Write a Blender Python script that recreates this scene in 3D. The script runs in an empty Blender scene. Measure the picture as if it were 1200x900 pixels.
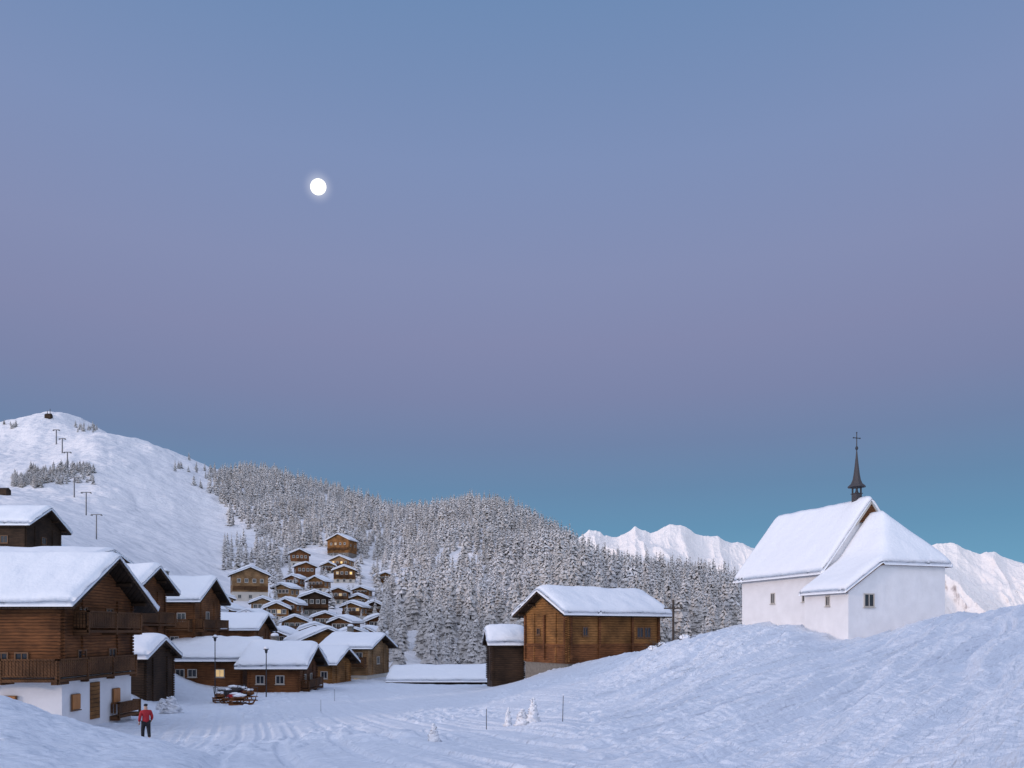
import bpy, math, random
import numpy as np
from mathutils import Matrix, Vector
random.seed(7); np.random.seed(7)
S = bpy.context.scene
COL = S.collection
F = 900.0; U0 = 600.0; V0 = 740.0

# ---------------------------------------------------------------- materials
def newmat(name):
    m = bpy.data.materials.new(name); m.use_nodes = True
    nt = m.node_tree
    b = nt.nodes["Principled BSDF"]
    return m, nt, b
def N(nt, t, **k):
    n = nt.nodes.new(t)
    for a, v in k.items():
        if a in n.inputs: n.inputs[a].default_value = v
        else: setattr(n, a, v)
    return n
def ramp(nt, stops, interp='LINEAR'):
    r = nt.nodes.new('ShaderNodeValToRGB'); r.color_ramp.interpolation = interp
    els = r.color_ramp.elements
    els[0].position = stops[0][0]; els[0].color = (*stops[0][1], 1)
    els[1].position = stops[-1][0]; els[1].color = (*stops[-1][1], 1)
    for p, c in stops[1:-1]:
        e = els.new(p); e.color = (*c, 1)
    return r
def mixc(nt, fac, a, b, mode='MIX'):
    m = nt.nodes.new('ShaderNodeMix'); m.data_type = 'RGBA'; m.blend_type = mode
    L = nt.links
    for sock, v in ((m.inputs[0], fac), (m.inputs[6], a), (m.inputs[7], b)):
        if isinstance(v, (int, float)): sock.default_value = v
        elif isinstance(v, tuple): sock.default_value = (*v, 1)
        else: L.new(v, sock)
    return m.outputs[2]
def mth(nt, op, a, b=0.0, c=None):
    m = nt.nodes.new('ShaderNodeMath'); m.operation = op
    for i, v in enumerate((a, b) if c is None else (a, b, c)):
        if isinstance(v, (int, float)): m.inputs[i].default_value = v
        else: nt.links.new(v, m.inputs[i])
    return m.outputs[0]

def mat_snow(name, col=(0.76, 0.805, 0.885), scales=((1.5, .03), (7, .04), (45, .008)), tint=.1, stretch=None):
    m, nt, b = newmat(name)
    tc = N(nt, 'ShaderNodeTexCoord')
    h = None
    for sc, am in scales:
        n = N(nt, 'ShaderNodeTexNoise'); n.inputs['Scale'].default_value = sc; n.inputs['Detail'].default_value = 5
        nt.links.new(tc.outputs['Object'], n.inputs['Vector'])
        v = mth(nt, 'MULTIPLY', n.outputs['Fac'], am)
        h = v if h is None else mth(nt, 'ADD', h, v)
    if stretch:
        for rot, scl, sc, am in stretch:
            mp = N(nt, 'ShaderNodeMapping'); mp.inputs['Rotation'].default_value = (0, 0, rot)
            nt.links.new(tc.outputs['Object'], mp.inputs[0])
            mp2 = N(nt, 'ShaderNodeMapping'); mp2.inputs['Scale'].default_value = scl
            nt.links.new(mp.outputs[0], mp2.inputs[0])
            n = N(nt, 'ShaderNodeTexNoise'); n.inputs['Scale'].default_value = sc; n.inputs['Detail'].default_value = 4
            nt.links.new(mp2.outputs[0], n.inputs['Vector'])
            h = mth(nt, 'ADD', h, mth(nt, 'MULTIPLY', n.outputs['Fac'], am))
    bp = N(nt, 'ShaderNodeBump'); bp.inputs['Strength'].default_value = 1; bp.inputs['Distance'].default_value = 1
    nt.links.new(h, bp.inputs['Height']); nt.links.new(bp.outputs[0], b.inputs['Normal'])
    n2 = N(nt, 'ShaderNodeTexNoise'); n2.inputs['Scale'].default_value = .7; n2.inputs['Detail'].default_value = 6
    nt.links.new(tc.outputs['Object'], n2.inputs['Vector'])
    c = mixc(nt, n2.outputs['Fac'], tuple(x * (1 - tint) for x in col), col)
    nt.links.new(c, b.inputs['Base Color'])
    b.inputs['Roughness'].default_value = .65
    b.inputs['Specular IOR Level'].default_value = .25
    return m
M_SNOW = mat_snow('snow_surface', stretch=[(.6435, (1, .06, 1), 3.0, .26), (.6435, (1, .08, 1), 10, .06)])
M_RSNOW = mat_snow('roof_snow_surface', (.84, .86, .90), ((.8, .10), (5, .03), (40, .004)), .05)
M_HILL = mat_snow('hill_snow', (.84, .83, .85), ((.02, 6.0), (.1, 2.4), (.7, .2)), .12, stretch=[(.5, (1, .06, 1), .2, 2.2), (-.9, (1, .05, 1), .12, 2.0)])

def mat_wood(name, c1, c2, period=.2, axis='Z', rough=.75):
    m, nt, b = newmat(name)
    tc = N(nt, 'ShaderNodeTexCoord')
    mp = N(nt, 'ShaderNodeMapping')
    mp.inputs['Scale'].default_value = (.7, .7, 9) if axis == 'Z' else (7, 7, .6)
    nt.links.new(tc.outputs['Object'], mp.inputs[0])
    n = N(nt, 'ShaderNodeTexNoise'); n.inputs['Scale'].default_value = 2.2; n.inputs['Detail'].default_value = 7
    n.inputs['Roughness'].default_value = .65
    nt.links.new(mp.outputs[0], n.inputs['Vector'])
    r = ramp(nt, [(.3, c1), (.72, c2)])
    nt.links.new(n.outputs['Fac'], r.inputs[0])
    n3 = N(nt, 'ShaderNodeTexNoise'); n3.inputs['Scale'].default_value = .55; n3.inputs['Detail'].default_value = 3
    nt.links.new(tc.outputs['Object'], n3.inputs['Vector'])
    r3 = ramp(nt, [(.35, (.5, .5, .5)), (.65, (1.15, 1.15, 1.15))])
    nt.links.new(n3.outputs['Fac'], r3.inputs[0])
    c0 = mixc(nt, 1.0, r.outputs[0], r3.outputs[0], 'MULTIPLY')
    sx = N(nt, 'ShaderNodeSeparateXYZ'); nt.links.new(tc.outputs['Object'], sx.inputs[0])
    if axis == 'Z': co = sx.outputs[2]
    else: co = mth(nt, 'ADD', sx.outputs[0], sx.outputs[1])
    fr = mth(nt, 'FRACT', mth(nt, 'DIVIDE', co, period))
    tri = mth(nt, 'ABSOLUTE', mth(nt, 'SUBTRACT', fr, .5))
    gr = ramp(nt, [(.36, (1, 1, 1)), (.49, (.3, .3, .3))])
    nt.links.new(tri, gr.inputs[0])
    c = mixc(nt, 1.0, c0, gr.outputs[0], 'MULTIPLY')
    nt.links.new(c, b.inputs['Base Color'])
    bp = N(nt, 'ShaderNodeBump'); bp.inputs['Strength'].default_value = .7; bp.inputs['Distance'].default_value = .03
    nt.links.new(gr.outputs[0], bp.inputs['Height']); nt.links.new(bp.outputs[0], b.inputs['Normal'])
    b.inputs['Roughness'].default_value = rough
    b.inputs['Specular IOR Level'].default_value = .2
    return m
M_WOOD = mat_wood('dark_log_wood', (.08, .034, .015), (.29, .112, .040), .16)
M_WOODR = mat_wood('reddish_chalet_wood', (.11, .045, .02), (.36, .15, .055), .2)
M_WOOD2 = mat_wood('brown_log_wood', (.15, .066, .022), (.42, .20, .065), .22)
M_WOODD = mat_wood('blackened_wood', (.026, .017, .012), (.09, .05, .028), .18)
M_WOODL = mat_wood('light_larch_wood', (.22, .12, .055), (.52, .31, .15), .2)
M_ROOF = mat_wood('roof_boards', (.016, .011, .009), (.06, .036, .022), .3, 'XY')
M_RAIL = mat_wood('railing_wood', (.06, .030, .015), (.20, .09, .037), .16, 'XY')

def mat_plain(name, col, rough=.7, metal=0, nscale=3, var=.2, bump=.01):
    m, nt, b = newmat(name)
    tc = N(nt, 'ShaderNodeTexCoord')
    n = N(nt, 'ShaderNodeTexNoise'); n.inputs['Scale'].default_value = nscale; n.inputs['Detail'].default_value = 6
    nt.links.new(tc.outputs['Object'], n.inputs['Vector'])
    c = mixc(nt, n.outputs['Fac'], tuple(x * (1 - var) for x in col), tuple(min(1, x * (1 + var * .5)) for x in col))
    nt.links.new(c, b.inputs['Base Color'])
    bp = N(nt, 'ShaderNodeBump'); bp.inputs['Distance'].default_value = bump
    nt.links.new(n.outputs['Fac'], bp.inputs['Height']); nt.links.new(bp.outputs[0], b.inputs['Normal'])
    b.inputs['Roughness'].default_value = rough; b.inputs['Metallic'].default_value = metal
    return m
M_PLASTER = mat_plain('white_plaster', (.80, .79, .80), .9, 0, 1.2, .16, .05)
M_CREAM = mat_plain('cream_plaster', (.62, .57, .50), .9, 0, 1.2, .2, .02)
M_METAL = mat_plain('dark_metal', (.05, .05, .055), .5, .6)
M_GREY = mat_plain('galvanised_grey', (.16, .16, .17), .5, .4)
M_SPIRE = mat_plain('weathered_spire_shingle', (.06, .055, .06), .7, .1, 12, .4)
M_STONE = mat_plain('grey_stone', (.20, .18, .155), .9, 0, 4, .6, .05)
M_FRAME = mat_plain('pale_window_frame', (.50, .46, .41), .6)
M_FRAMEB = mat_plain('brown_window_frame', (.16, .075, .03), .6)
M_ORANGE = mat_plain('orange_shutter', (.42, .17, .045), .6)
M_BLACK = mat_plain('black_cloth', (.012, .012, .015), .9)
M_RED = mat_plain('red_jacket_cloth', (.36, .012, .02), .8, 0, 20)
M_SKIN = mat_plain('skin', (.5, .3, .22), .6)
def mat_glass(name, lit=None, s=1.0):
    m, nt, b = newmat(name)
    tc = N(nt, 'ShaderNodeTexCoord')
    n = N(nt, 'ShaderNodeTexNoise'); n.inputs['Scale'].default_value = 1.5
    nt.links.new(tc.outputs['Object'], n.inputs['Vector'])
    if lit:
        c = mixc(nt, n.outputs['Fac'], tuple(x * .6 for x in lit), lit)
        nt.links.new(c, b.inputs['Emission Color']); b.inputs['Emission Strength'].default_value = s
        b.inputs['Base Color'].default_value = (.1, .07, .03, 1)
    else:
        c = mixc(nt, n.outputs['Fac'], (.01, .012, .016), (.04, .045, .055))
        nt.links.new(c, b.inputs['Base Color'])
    b.inputs['Roughness'].default_value = .12
    return m
M_GLASS = mat_glass('window_glass')
M_LIT = mat_glass('lit_window_glass', (1.0, .62, .18), 1.7)
M_LITP = mat_glass('pale_lit_window_glass', (.9, .62, .3), .8)

def mat_tree(name, lo=(.33, .315, .30), hi=(.86, .855, .87)):
    m, nt, b = newmat(name)
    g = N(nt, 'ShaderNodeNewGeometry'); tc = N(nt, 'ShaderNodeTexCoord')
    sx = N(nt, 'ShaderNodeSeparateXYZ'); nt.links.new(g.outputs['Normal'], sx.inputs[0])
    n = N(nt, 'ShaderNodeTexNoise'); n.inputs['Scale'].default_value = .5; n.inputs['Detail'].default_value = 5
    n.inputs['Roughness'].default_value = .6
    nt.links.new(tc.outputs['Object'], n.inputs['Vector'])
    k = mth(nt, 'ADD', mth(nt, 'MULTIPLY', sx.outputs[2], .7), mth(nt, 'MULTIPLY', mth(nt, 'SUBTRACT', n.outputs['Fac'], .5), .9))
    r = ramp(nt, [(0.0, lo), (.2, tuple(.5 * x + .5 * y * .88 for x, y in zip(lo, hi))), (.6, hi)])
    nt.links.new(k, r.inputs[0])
    n4 = N(nt, 'ShaderNodeTexNoise'); n4.inputs['Scale'].default_value = .05; n4.inputs['Detail'].default_value = 4
    nt.links.new(tc.outputs['Object'], n4.inputs['Vector'])
    r4 = ramp(nt, [(.36, (.76, .73, .69)), (.64, (1, 1, 1))]); nt.links.new(n4.outputs['Fac'], r4.inputs[0])
    c0 = mixc(nt, 1.0, r.outputs[0], r4.outputs[0], 'MULTIPLY')
    oi = N(nt, 'ShaderNodeObjectInfo')
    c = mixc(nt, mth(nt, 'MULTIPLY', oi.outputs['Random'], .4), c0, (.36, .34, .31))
    nt.links.new(c, b.inputs['Base Color'])
    b.inputs['Roughness'].default_value = .9; b.inputs['Specular IOR Level'].default_value = .1
    return m
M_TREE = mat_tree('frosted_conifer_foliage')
M_TRUNK = mat_plain('trunk_bark', (.06, .045, .035), .9)

# ---------------------------------------------------------------- mesh builder
class MB:
    def __init__(s): s.v = []; s.f = []; s.m = []
    def box(s, c, d, mi=0, M=None):
        cx, cy, cz = c; dx, dy, dz = (q / 2 for q in d)
        P = [(cx + a * dx, cy + b * dy, cz + e * dz) for e in (-1, 1) for b in (-1, 1) for a in (-1, 1)]
        if M is not None: P = [tuple(M @ Vector(p)) for p in P]
        i = len(s.v); s.v += P
        for f in ((0, 2, 3, 1), (4, 5, 7, 6), (0, 1, 5, 4), (2, 6, 7, 3), (0, 4, 6, 2), (1, 3, 7, 5)):
            s.f.append(tuple(i + q for q in f)); s.m.append(mi)
    def cyl(s, p0, p1, r0, r1, n=10, mi=0, caps=True):
        p0 = Vector(p0); p1 = Vector(p1); d = (p1 - p0).normalized()
        a = d.orthogonal().normalized(); b = d.cross(a)
        i = len(s.v)
        for p, r in ((p0, r0), (p1, r1)):
            for k in range(n):
                t = 2 * math.pi * k / n
                s.v.append(tuple(p + (a * math.cos(t) + b * math.sin(t)) * r))
        for k in range(n):
            s.f.append((i + k, i + (k + 1) % n, i + n + (k + 1) % n, i + n + k)); s.m.append(mi)
        if caps:
            s.f.append(tuple(i + k for k in range(n))[::-1]); s.m.append(mi)
            s.f.append(tuple(i + n + k for k in range(n))); s.m.append(mi)
    def prism_x(s, prof, x0, x1, mi=0):
        n = len(prof); i = len(s.v)
        s.v += [(x0, y, z) for y, z in prof] + [(x1, y, z) for y, z in prof]
        s.f.append(tuple(i + k for k in range(n))[::-1]); s.m.append(mi)
        s.f.append(tuple(i + n + k for k in range(n))); s.m.append(mi)
        for k in range(n):
            s.f.append((i + k, i + (k + 1) % n, i + n + (k + 1) % n, i + n + k)); s.m.append(mi)
    def lathe(s, prof, n=12, c=(0, 0), mi=0, sq=False):
        i = len(s.v)
        for r, z in prof:
            for k in range(n):
                t = 2 * math.pi * (k + (.5 if sq else 0)) / n
                s.v.append((c[0] + r * math.cos(t), c[1] + r * math.sin(t), z))
        for j in range(len(prof) - 1):
            for k in range(n):
                s.f.append((i + j * n + k, i + j * n + (k + 1) % n, i + (j + 1) * n + (k + 1) % n, i + (j + 1) * n + k)); s.m.append(mi)
        s.f.append(tuple(i + k for k in range(n))[::-1]); s.m.append(mi)
        s.f.append(tuple(i + (len(prof) - 1) * n + k for k in range(n))); s.m.append(mi)
    def obj(s, name, mats, parent=None, smooth=False, loc=None):
        me = bpy.data.meshes.new(name); me.from_pydata(s.v, [], s.f)
        for m in (mats if isinstance(mats, (list, tuple)) else [mats]): me.materials.append(m)
        me.polygons.foreach_set('material_index', s.m)
        if smooth: me.polygons.foreach_set('use_smooth', [True] * len(s.f))
        me.update()
        o = bpy.data.objects.new(name, me); COL.objects.link(o)
        if parent: o.parent = parent
        if loc: o.location = loc
        return o
def fast_mesh(name, V, Fc, mats, smooth=True, parent=None, matidx=None):
    V = np.asarray(V, dtype=np.float32); Fc = np.asarray(Fc, dtype=np.int32)
    me = bpy.data.meshes.new(name); k = Fc.shape[1]
    me.vertices.add(len(V)); me.vertices.foreach_set('co', V.ravel())
    me.loops.add(Fc.size); me.loops.foreach_set('vertex_index', Fc.ravel())
    me.polygons.add(len(Fc)); me.polygons.foreach_set('loop_start', np.arange(0, Fc.size, k, dtype=np.int32))
    me.polygons.foreach_set('loop_total', np.full(len(Fc), k, dtype=np.int32))
    me.polygons.foreach_set('use_smooth', np.full(len(Fc), smooth))
    for m in mats: me.materials.append(m)
    if matidx is not None: me.polygons.foreach_set('material_index', np.asarray(matidx, dtype=np.int32))
    me.update(calc_edges=True); me.validate()
    o = bpy.data.objects.new(name, me); COL.objects.link(o)
    if parent: o.parent = parent
    return o
def empty(name, loc, yaw, label, cat, group=None):
    e = bpy.data.objects.new(name, None); COL.objects.link(e)
    e.location = loc; e.rotation_euler = (0, 0, yaw); e.empty_display_size = .5
    e['label'] = label; e['category'] = cat
    if group: e['group'] = group
    return e
def tag(o, label, cat, group=None, kind=None):
    if label: o['label'] = label
    if cat: o['category'] = cat
    if group: o['group'] = group
    if kind: o['kind'] = kind

# ---------------------------------------------------------------- noise
def vn(x, y, seed=0):
    x = np.asarray(x, float); y = np.asarray(y, float)
    xi = np.floor(x).astype(np.int64); yi = np.floor(y).astype(np.int64)
    fx = x - xi; fy = y - yi; fx = fx * fx * (3 - 2 * fx); fy = fy * fy * (3 - 2 * fy)
    def h(a, b):
        n = (a * 374761393 + b * 668265263 + seed * 974634777) & 0xffffffff
        n = ((n ^ (n >> 13)) * 1274126177) & 0xffffffff
        n = (n ^ (n >> 16)) & 0xffffff
        return n / float(0xffffff)
    return (h(xi, yi) * (1 - fx) + h(xi + 1, yi) * fx) * (1 - fy) + (h(xi, yi + 1) * (1 - fx) + h(xi + 1, yi + 1) * fx) * fy
def fbm(x, y, o=4, seed=0, g=.5):
    a = 1; t = 0; s = 0
    for k in range(o):
        t = t + a * (vn(x * 2 ** k + 17.3 * k, y * 2 ** k - 9.1 * k, seed + k) - .5); s += a; a *= g
    return t / s
def sst(a, b, x):
    t = np.clip((x - a) / (b - a), 0, 1); return t * t * (3 - 2 * t)

# ---------------------------------------------------------------- terrain (profiles by bearing: distance, height relative to eye)
COLS = {
-900: [(1.5,-1.2),(12,-.2),(20,-1),(40,-3),(100,8),(250,45),(900,230),(1600,100),(7000,-100)],
-300: [(1.5,-1.4),(6,-1.1),(12,-.5),(16,-1.2),(22,-3),(36,-4.8),(50,-3),(80,9),(95,12),(150,22),(250,44),(400,82),(900,225),(1600,100),(7000,-100)],
0: [(1.5,-1.6),(6,-1.3),(10,-.98),(12,-.98),(15,-1.5),(22,-3.8),(36,-5),(45,-4.5),(60,0),(80,8),(95,11),(150,19.7),(250,39),(400,75),(650,151),(900,243),(1100,230),(1600,100),(7000,-100)],
60: [(1.5,-1.6),(6,-1.4),(10,-1.2),(12,-1.25),(15,-1.95),(22,-4),(36,-5.1),(45,-4.8),(60,-.5),(80,7.5),(95,10.5),(150,18),(250,36),(400,73),(650,152),(880,255),(950,256),(1100,230),(1600,100),(7000,-100)],
120: [(1.5,-1.6),(6,-1.5),(10,-1.38),(12,-1.52),(15,-2.25),(22,-4),(36,-5.15),(50,-4.8),(65,-1),(90,7),(150,14),(250,31),(400,68),(900,233),(1100,200),(1600,80),(7000,-100)],
180: [(1.5,-1.6),(6,-1.5),(10,-1.5),(12,-1.72),(15,-2.5),(22,-4.1),(36,-5.3),(60,-5.3),(80,-2),(110,3),(150,9),(250,25),(400,60),(900,215),(1600,80),(7000,-100)],
225: [(1.5,-1.6),(6,-1.58),(10,-1.65),(12,-1.90),(15,-2.5),(22,-3.7),(36,-5.2),(60,-5.4),(85,-5.0),(120,-1),(180,7.5),(250,19),(400,54),(800,178),(1600,50),(7000,-100)],
250: [(1.5,-1.6),(6,-1.65),(10,-1.78),(12,-1.97),(20,-3.1),(36,-5.1),(60,-5.5),(85,-5.2),(120,-2.5),(180,5.5),(250,16.5),(400,51),(780,165),(1600,50),(7000,-100)],
300: [(1.5,-1.6),(6,-1.65),(10,-1.78),(20,-2.9),(36,-4.9),(60,-5.5),(90,-5.7),(120,-4.5),(180,5),(250,14),(400,48),(650,136),(1100,50),(7000,-100)],
400: [(1.5,-1.6),(6,-1.65),(10,-1.78),(20,-2.7),(36,-4.6),(60,-5.5),(90,-5.8),(120,-5),(150,-2.5),(230,11),(330,32),(600,106),(1000,30),(7000,-100)],
450: [(1.5,-1.6),(6,-1.65),(10,-1.78),(20,-2.7),(36,-4.4),(60,-5.4),(85,-5.9),(130,-5.5),(200,3),(330,29),(550,87),(900,20),(7000,-100)],
500: [(1.5,-1.6),(6,-1.65),(10,-1.78),(20,-2.6),(36,-4.2),(60,-5.2),(80,-5.7),(92,-6.3),(108,-7.5),(130,-7),(250,14),(520,78),(900,0),(7000,-100)],
560: [(1.5,-1.6),(6,-1.65),(10,-1.78),(20,-2.6),(36,-4.1),(60,-5.0),(80,-5.7),(92,-6.3),(108,-7.5),(130,-7),(250,14),(500,84),(900,0),(7000,-100)],
600: [(1.5,-1.6),(6,-1.65),(10,-1.78),(20,-2.6),(36,-4.0),(60,-4.2),(80,-5.3),(100,-7.5),(130,-7),(250,12),(480,75),(900,-10),(7000,-100)],
650: [(1.5,-1.6),(6,-1.65),(10,-1.78),(20,-2.5),(36,-3.7),(58,-3.55),(68,-3.1),(80,-4.5),(100,-8),(130,-7.5),(465,54),(900,-20),(7000,-100)],
700: [(1.5,-1.6),(6,-1.65),(10,-1.78),(15,-2.15),(25,-2.95),(35,-3.5),(48,-3.5),(57,-2.7),(64,-2.3),(75,-3.6),(100,-8),(130,-8),(450,37),(900,-30),(7000,-100)],
740: [(1.5,-1.6),(6,-1.65),(10,-1.77),(15,-2.1),(25,-2.8),(35,-3.15),(47,-3.1),(56,-1.8),(62,-1.5),(72,-2.8),(100,-8.5),(130,-8),(450,34),(900,-30),(7000,-100)],
775: [(1.5,-1.6),(6,-1.65),(10,-1.76),(15,-2.05),(25,-2.6),(38,-2.6),(47,-2.3),(54,-1.1),(59,-.9),(70,-2.2),(100,-9),(130,-8),(450,32),(900,-30),(7000,-100)],
820: [(1.5,-1.6),(6,-1.65),(10,-1.74),(15,-1.98),(25,-2.15),(35,-2.0),(44,-1.7),(51,-.45),(55,-.2),(70,-1.5),(100,-9),(130,-8),(430,27),(900,-30),(7000,-100)],
870: [(1.5,-1.6),(6,-1.63),(10,-1.72),(20,-1.9),(33,-1.6),(42,-1.0),(49,.15),(56,.4),(70,.5),(90,-4),(130,-9),(420,21),(900,-40),(7000,-100)],
930: [(1.5,-1.55),(6,-1.6),(10,-1.7),(20,-1.75),(33,-1.3),(42,-.7),(48,.15),(52,.3),(70,.7),(90,-4),(130,-12),(420,3),(900,-50),(7000,-100)],
962: [(1.5,-1.5),(6,-1.55),(10,-1.7),(25,-1.5),(40,-1.15),(48,-.85),(56,.0),(70,.5),(90,-4),(130,-12),(420,-20),(900,-50),(7000,-100)],
1000: [(1.5,-1.5),(6,-1.5),(10,-1.66),(25,-1.4),(40,-.9),(48,-.5),(60,.3),(90,-3),(130,-12),(420,-30),(900,-60),(7000,-100)],
1060: [(1.5,-1.4),(6,-1.4),(10,-1.6),(25,-1.1),(40,-.25),(47,.18),(60,.6),(90,-2),(130,-12),(420,-35),(900,-60),(7000,-100)],
1111: [(1.5,-1.3),(6,-1.3),(10,-1.5),(20,-1.25),(35,.05),(44,.88),(60,1.2),(90,-1),(130,-12),(420,-40),(900,-60),(7000,-100)],
1200: [(1.5,-1.1),(6,-1.07),(10,-1.33),(20,-1.15),(30,.05),(38,1.12),(55,1.6),(90,0),(130,-10),(420,-40),(900,-60),(7000,-100)],
1500: [(1.5,-.9),(6,-.6),(10,-.5),(20,.5),(30,1.5),(50,3),(90,2),(130,-10),(420,-40),(900,-60),(7000,-100)],
2100: [(1.5,-.5),(6,0),(10,.3),(20,1.5),(30,2.5),(50,4),(90,3),(130,-8),(420,-40),(900,-60),(7000,-100)],
}
NU = 301; ND = 320
gu = np.linspace(-900, 2100, NU); LD0 = math.log(1.5); LD1 = math.log(7000)
gl = np.linspace(LD0, LD1, ND)
ck = sorted(COLS)
prof = np.array([np.interp(gl, [math.log(p[0]) for p in COLS[c]], [p[1] for p in COLS[c]]) for c in ck])
G = np.empty((NU, ND))
for j in range(ND): G[:, j] = np.interp(gu, ck, prof[:, j])
for _ in range(3):
    G[1:-1] = .25 * G[:-2] + .5 * G[1:-1] + .25 * G[2:]
for _ in range(2):
    G[:, 1:-1] = .25 * G[:, :-2] + .5 * G[:, 1:-1] + .25 * G[:, 2:]
def base_h(u, d):
    a = np.clip((u + 900) / 3000 * (NU - 1), 0, NU - 1.001)
    b = np.clip((np.log(np.maximum(d, 1.5)) - LD0) / (LD1 - LD0) * (ND - 1), 0, ND - 1.001)
    i = a.astype(int); j = b.astype(int); fa = a - i; fb = b - j
    return (G[i, j] * (1 - fa) + G[i + 1, j] * fa) * (1 - fb) + (G[i, j + 1] * (1 - fa) + G[i + 1, j + 1] * fa) * fb
def height(x, y):
    x = np.asarray(x, float); y = np.asarray(y, float)
    d = np.maximum(y, 1.5); u = U0 + F * x / d
    z = base_h(u, d)
    near = 1 - sst(75, 130, d)
    mound = sst(660, 760, u + 60 * (vn(x * .3, y * .3, 5) - .5)) * sst(5, 12, d + (u - 700) * .02)
    bank = 1 - sst(160, 250, u)
    rough = np.maximum(mound, bank * .6)
    z = z + near * (.06 + .06 * rough) * fbm(x / 2.6, y / 2.6, 4, 1)
    z = z + near * (.05 + .13 * rough) * np.abs(fbm(x / .5, y / .5, 3, 9, .65))
    # plough and wind striations running down the bank
    p = (x * .80 - y * .60); q = (x * .60 + y * .80)
    pw = p + .8 * (vn(q / 9, p / 9, 3) - .5)
    fade = np.clip(d / 20, .2, 1)
    st1 = 1 - 3.4 * np.abs(fbm(pw / .85, q / 17, 3, 21, .55))
    st2 = 1 - 3.4 * np.abs(fbm(pw / 2.6, q / 30, 2, 25, .5))
    brk = .6 + .8 * vn(p / 6, q / 6, 27)
    z = z + fade * near * mound * brk * (.40 * (st1 - .6) + .34 * (st2 - .6))
    # crumbled clods along the cut face and crest of the bank
    clodm = mound * sst(36, 44, d) * (1 - sst(52, 58, d)) * (1 - sst(930, 1000, u))
    z = z + near * clodm * .7 * (np.abs(fbm(x / 1.1, y / 1.1, 4, 91, .65)) - .12)
    z = z + near * mound * .30 * fbm(p / 7, q / 16, 3, 33)
    # groomed flat path with fine tracks
    pathm = near * (1 - rough)
    w = x + .32 * y + 2.2 * vn(y / 18., x / 40., 8)
    z = z + pathm * .10 * np.abs(fbm(w / .4, y / 9., 3, 41))
    z = z + pathm * .18 * fbm(w / 2.2, y / 16., 3, 44)
    for (w0, per, sd) in ((0, 2.6, 62), (1.1, 3.9, 63)):
        rg = np.abs((((w + w0) / per) % 1) - .5) * per
        z = z - pathm * .075 * ((1 - sst(.08, .2, np.abs(rg - .62)))) * sst(.35, .6, vn(w / per / 1.0, y / 30, sd)) * (1 - sst(38, 60, d))
    z = z + pathm * .10 * sst(.6, .85, vn(x / .4, y / .6, 60)) * sst(.5, .65, vn(x / 3, y / 6, 61)) * sst(12, 20, d)
    far = sst(110, 300, d)
    z = z + far * np.minimum(d, 1200) * .024 * fbm(x / 60, y / 60, 5, 11)
    z = z + far * (1 - sst(230, 300, u)) * 6 * np.abs(fbm((x + .5 * y) / 22, y / 90, 4, 71))
    return z
def hz(x, y): return float(height(np.array([x]), np.array([y]))[0])
def at(u, d, dz=0):
    x = (u - U0) / F * d
    return Vector((x, d, hz(x, d) + dz))
_dd = np.exp(np.linspace(math.log(95), math.log(1000), 900))
def cast(u, v, dmin=95):
    x = (u - U0) / F * _dd
    z = height(x, _dd); vv = V0 - F * z / _dd
    ok = np.where((vv <= v) & (_dd >= dmin))[0]
    d = _dd[ok[0]] if len(ok) else 500
    return float(d)

us = np.concatenate([np.arange(-900, -60, 30), np.arange(-60, 1262, 2.0), np.arange(1270, 2101, 30)])
ds = np.concatenate([np.exp(np.linspace(math.log(1.5), math.log(7), 60))[:-1], np.exp(np.linspace(math.log(7), math.log(75), 700))[:-1], np.exp(np.linspace(math.log(75), math.log(130), 60))[:-1],
                     np.exp(np.linspace(math.log(130), math.log(1100), 300))[:-1], np.exp(np.linspace(math.log(1100), math.log(7000), 30))])
UU, DD = np.meshgrid(us, ds)
XX = (UU - U0) / F * DD
ZZ = height(XX, DD)
nr, nc = UU.shape
idx = np.arange(nr * nc).reshape(nr, nc)
Fq = np.stack([idx[:-1, :-1], idx[:-1, 1:], idx[1:, 1:], idx[1:, :-1]], -1).reshape(-1, 4)
dq = DD[:-1, :-1].reshape(-1)
ground = fast_mesh('snowy_ground', np.stack([XX, DD, ZZ], -1).reshape(-1, 3), Fq, [M_SNOW, M_HILL], matidx=(dq > 125).astype(int))
tag(ground, 'snow covered ground rising to hills', None, kind='structure')

# ---------------------------------------------------------------- distant mountains
def mat_mountain():
    m, nt, b = newmat('rock_and_alpenglow_snow')
    g = N(nt, 'ShaderNodeNewGeometry'); tc = N(nt, 'ShaderNodeTexCoord')
    sx = N(nt, 'ShaderNodeSeparateXYZ'); nt.links.new(g.outputs['Normal'], sx.inputs[0])
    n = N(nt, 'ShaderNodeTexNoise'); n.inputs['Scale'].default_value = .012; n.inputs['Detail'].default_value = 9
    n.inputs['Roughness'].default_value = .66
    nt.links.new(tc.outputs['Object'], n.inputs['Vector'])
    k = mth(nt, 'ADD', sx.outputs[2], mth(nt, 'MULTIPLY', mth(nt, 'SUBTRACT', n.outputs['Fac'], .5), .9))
    r = ramp(nt, [(.20, (.30, .25, .24)), (.42, (.92, .865, .83))])  # snow end of the ramp is tinted warm: alpenglow painted into the base colour
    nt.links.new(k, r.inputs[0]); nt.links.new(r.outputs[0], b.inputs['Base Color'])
    bp = N(nt, 'ShaderNodeBump'); bp.inputs['Distance'].default_value = 20
    nt.links.new(n.outputs['Fac'], bp.inputs['Height']); nt.links.new(bp.outputs[0], b.inputs['Normal'])
    b.inputs['Roughness'].default_value = .9
    return m
M_MTN = mat_mountain()
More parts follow.
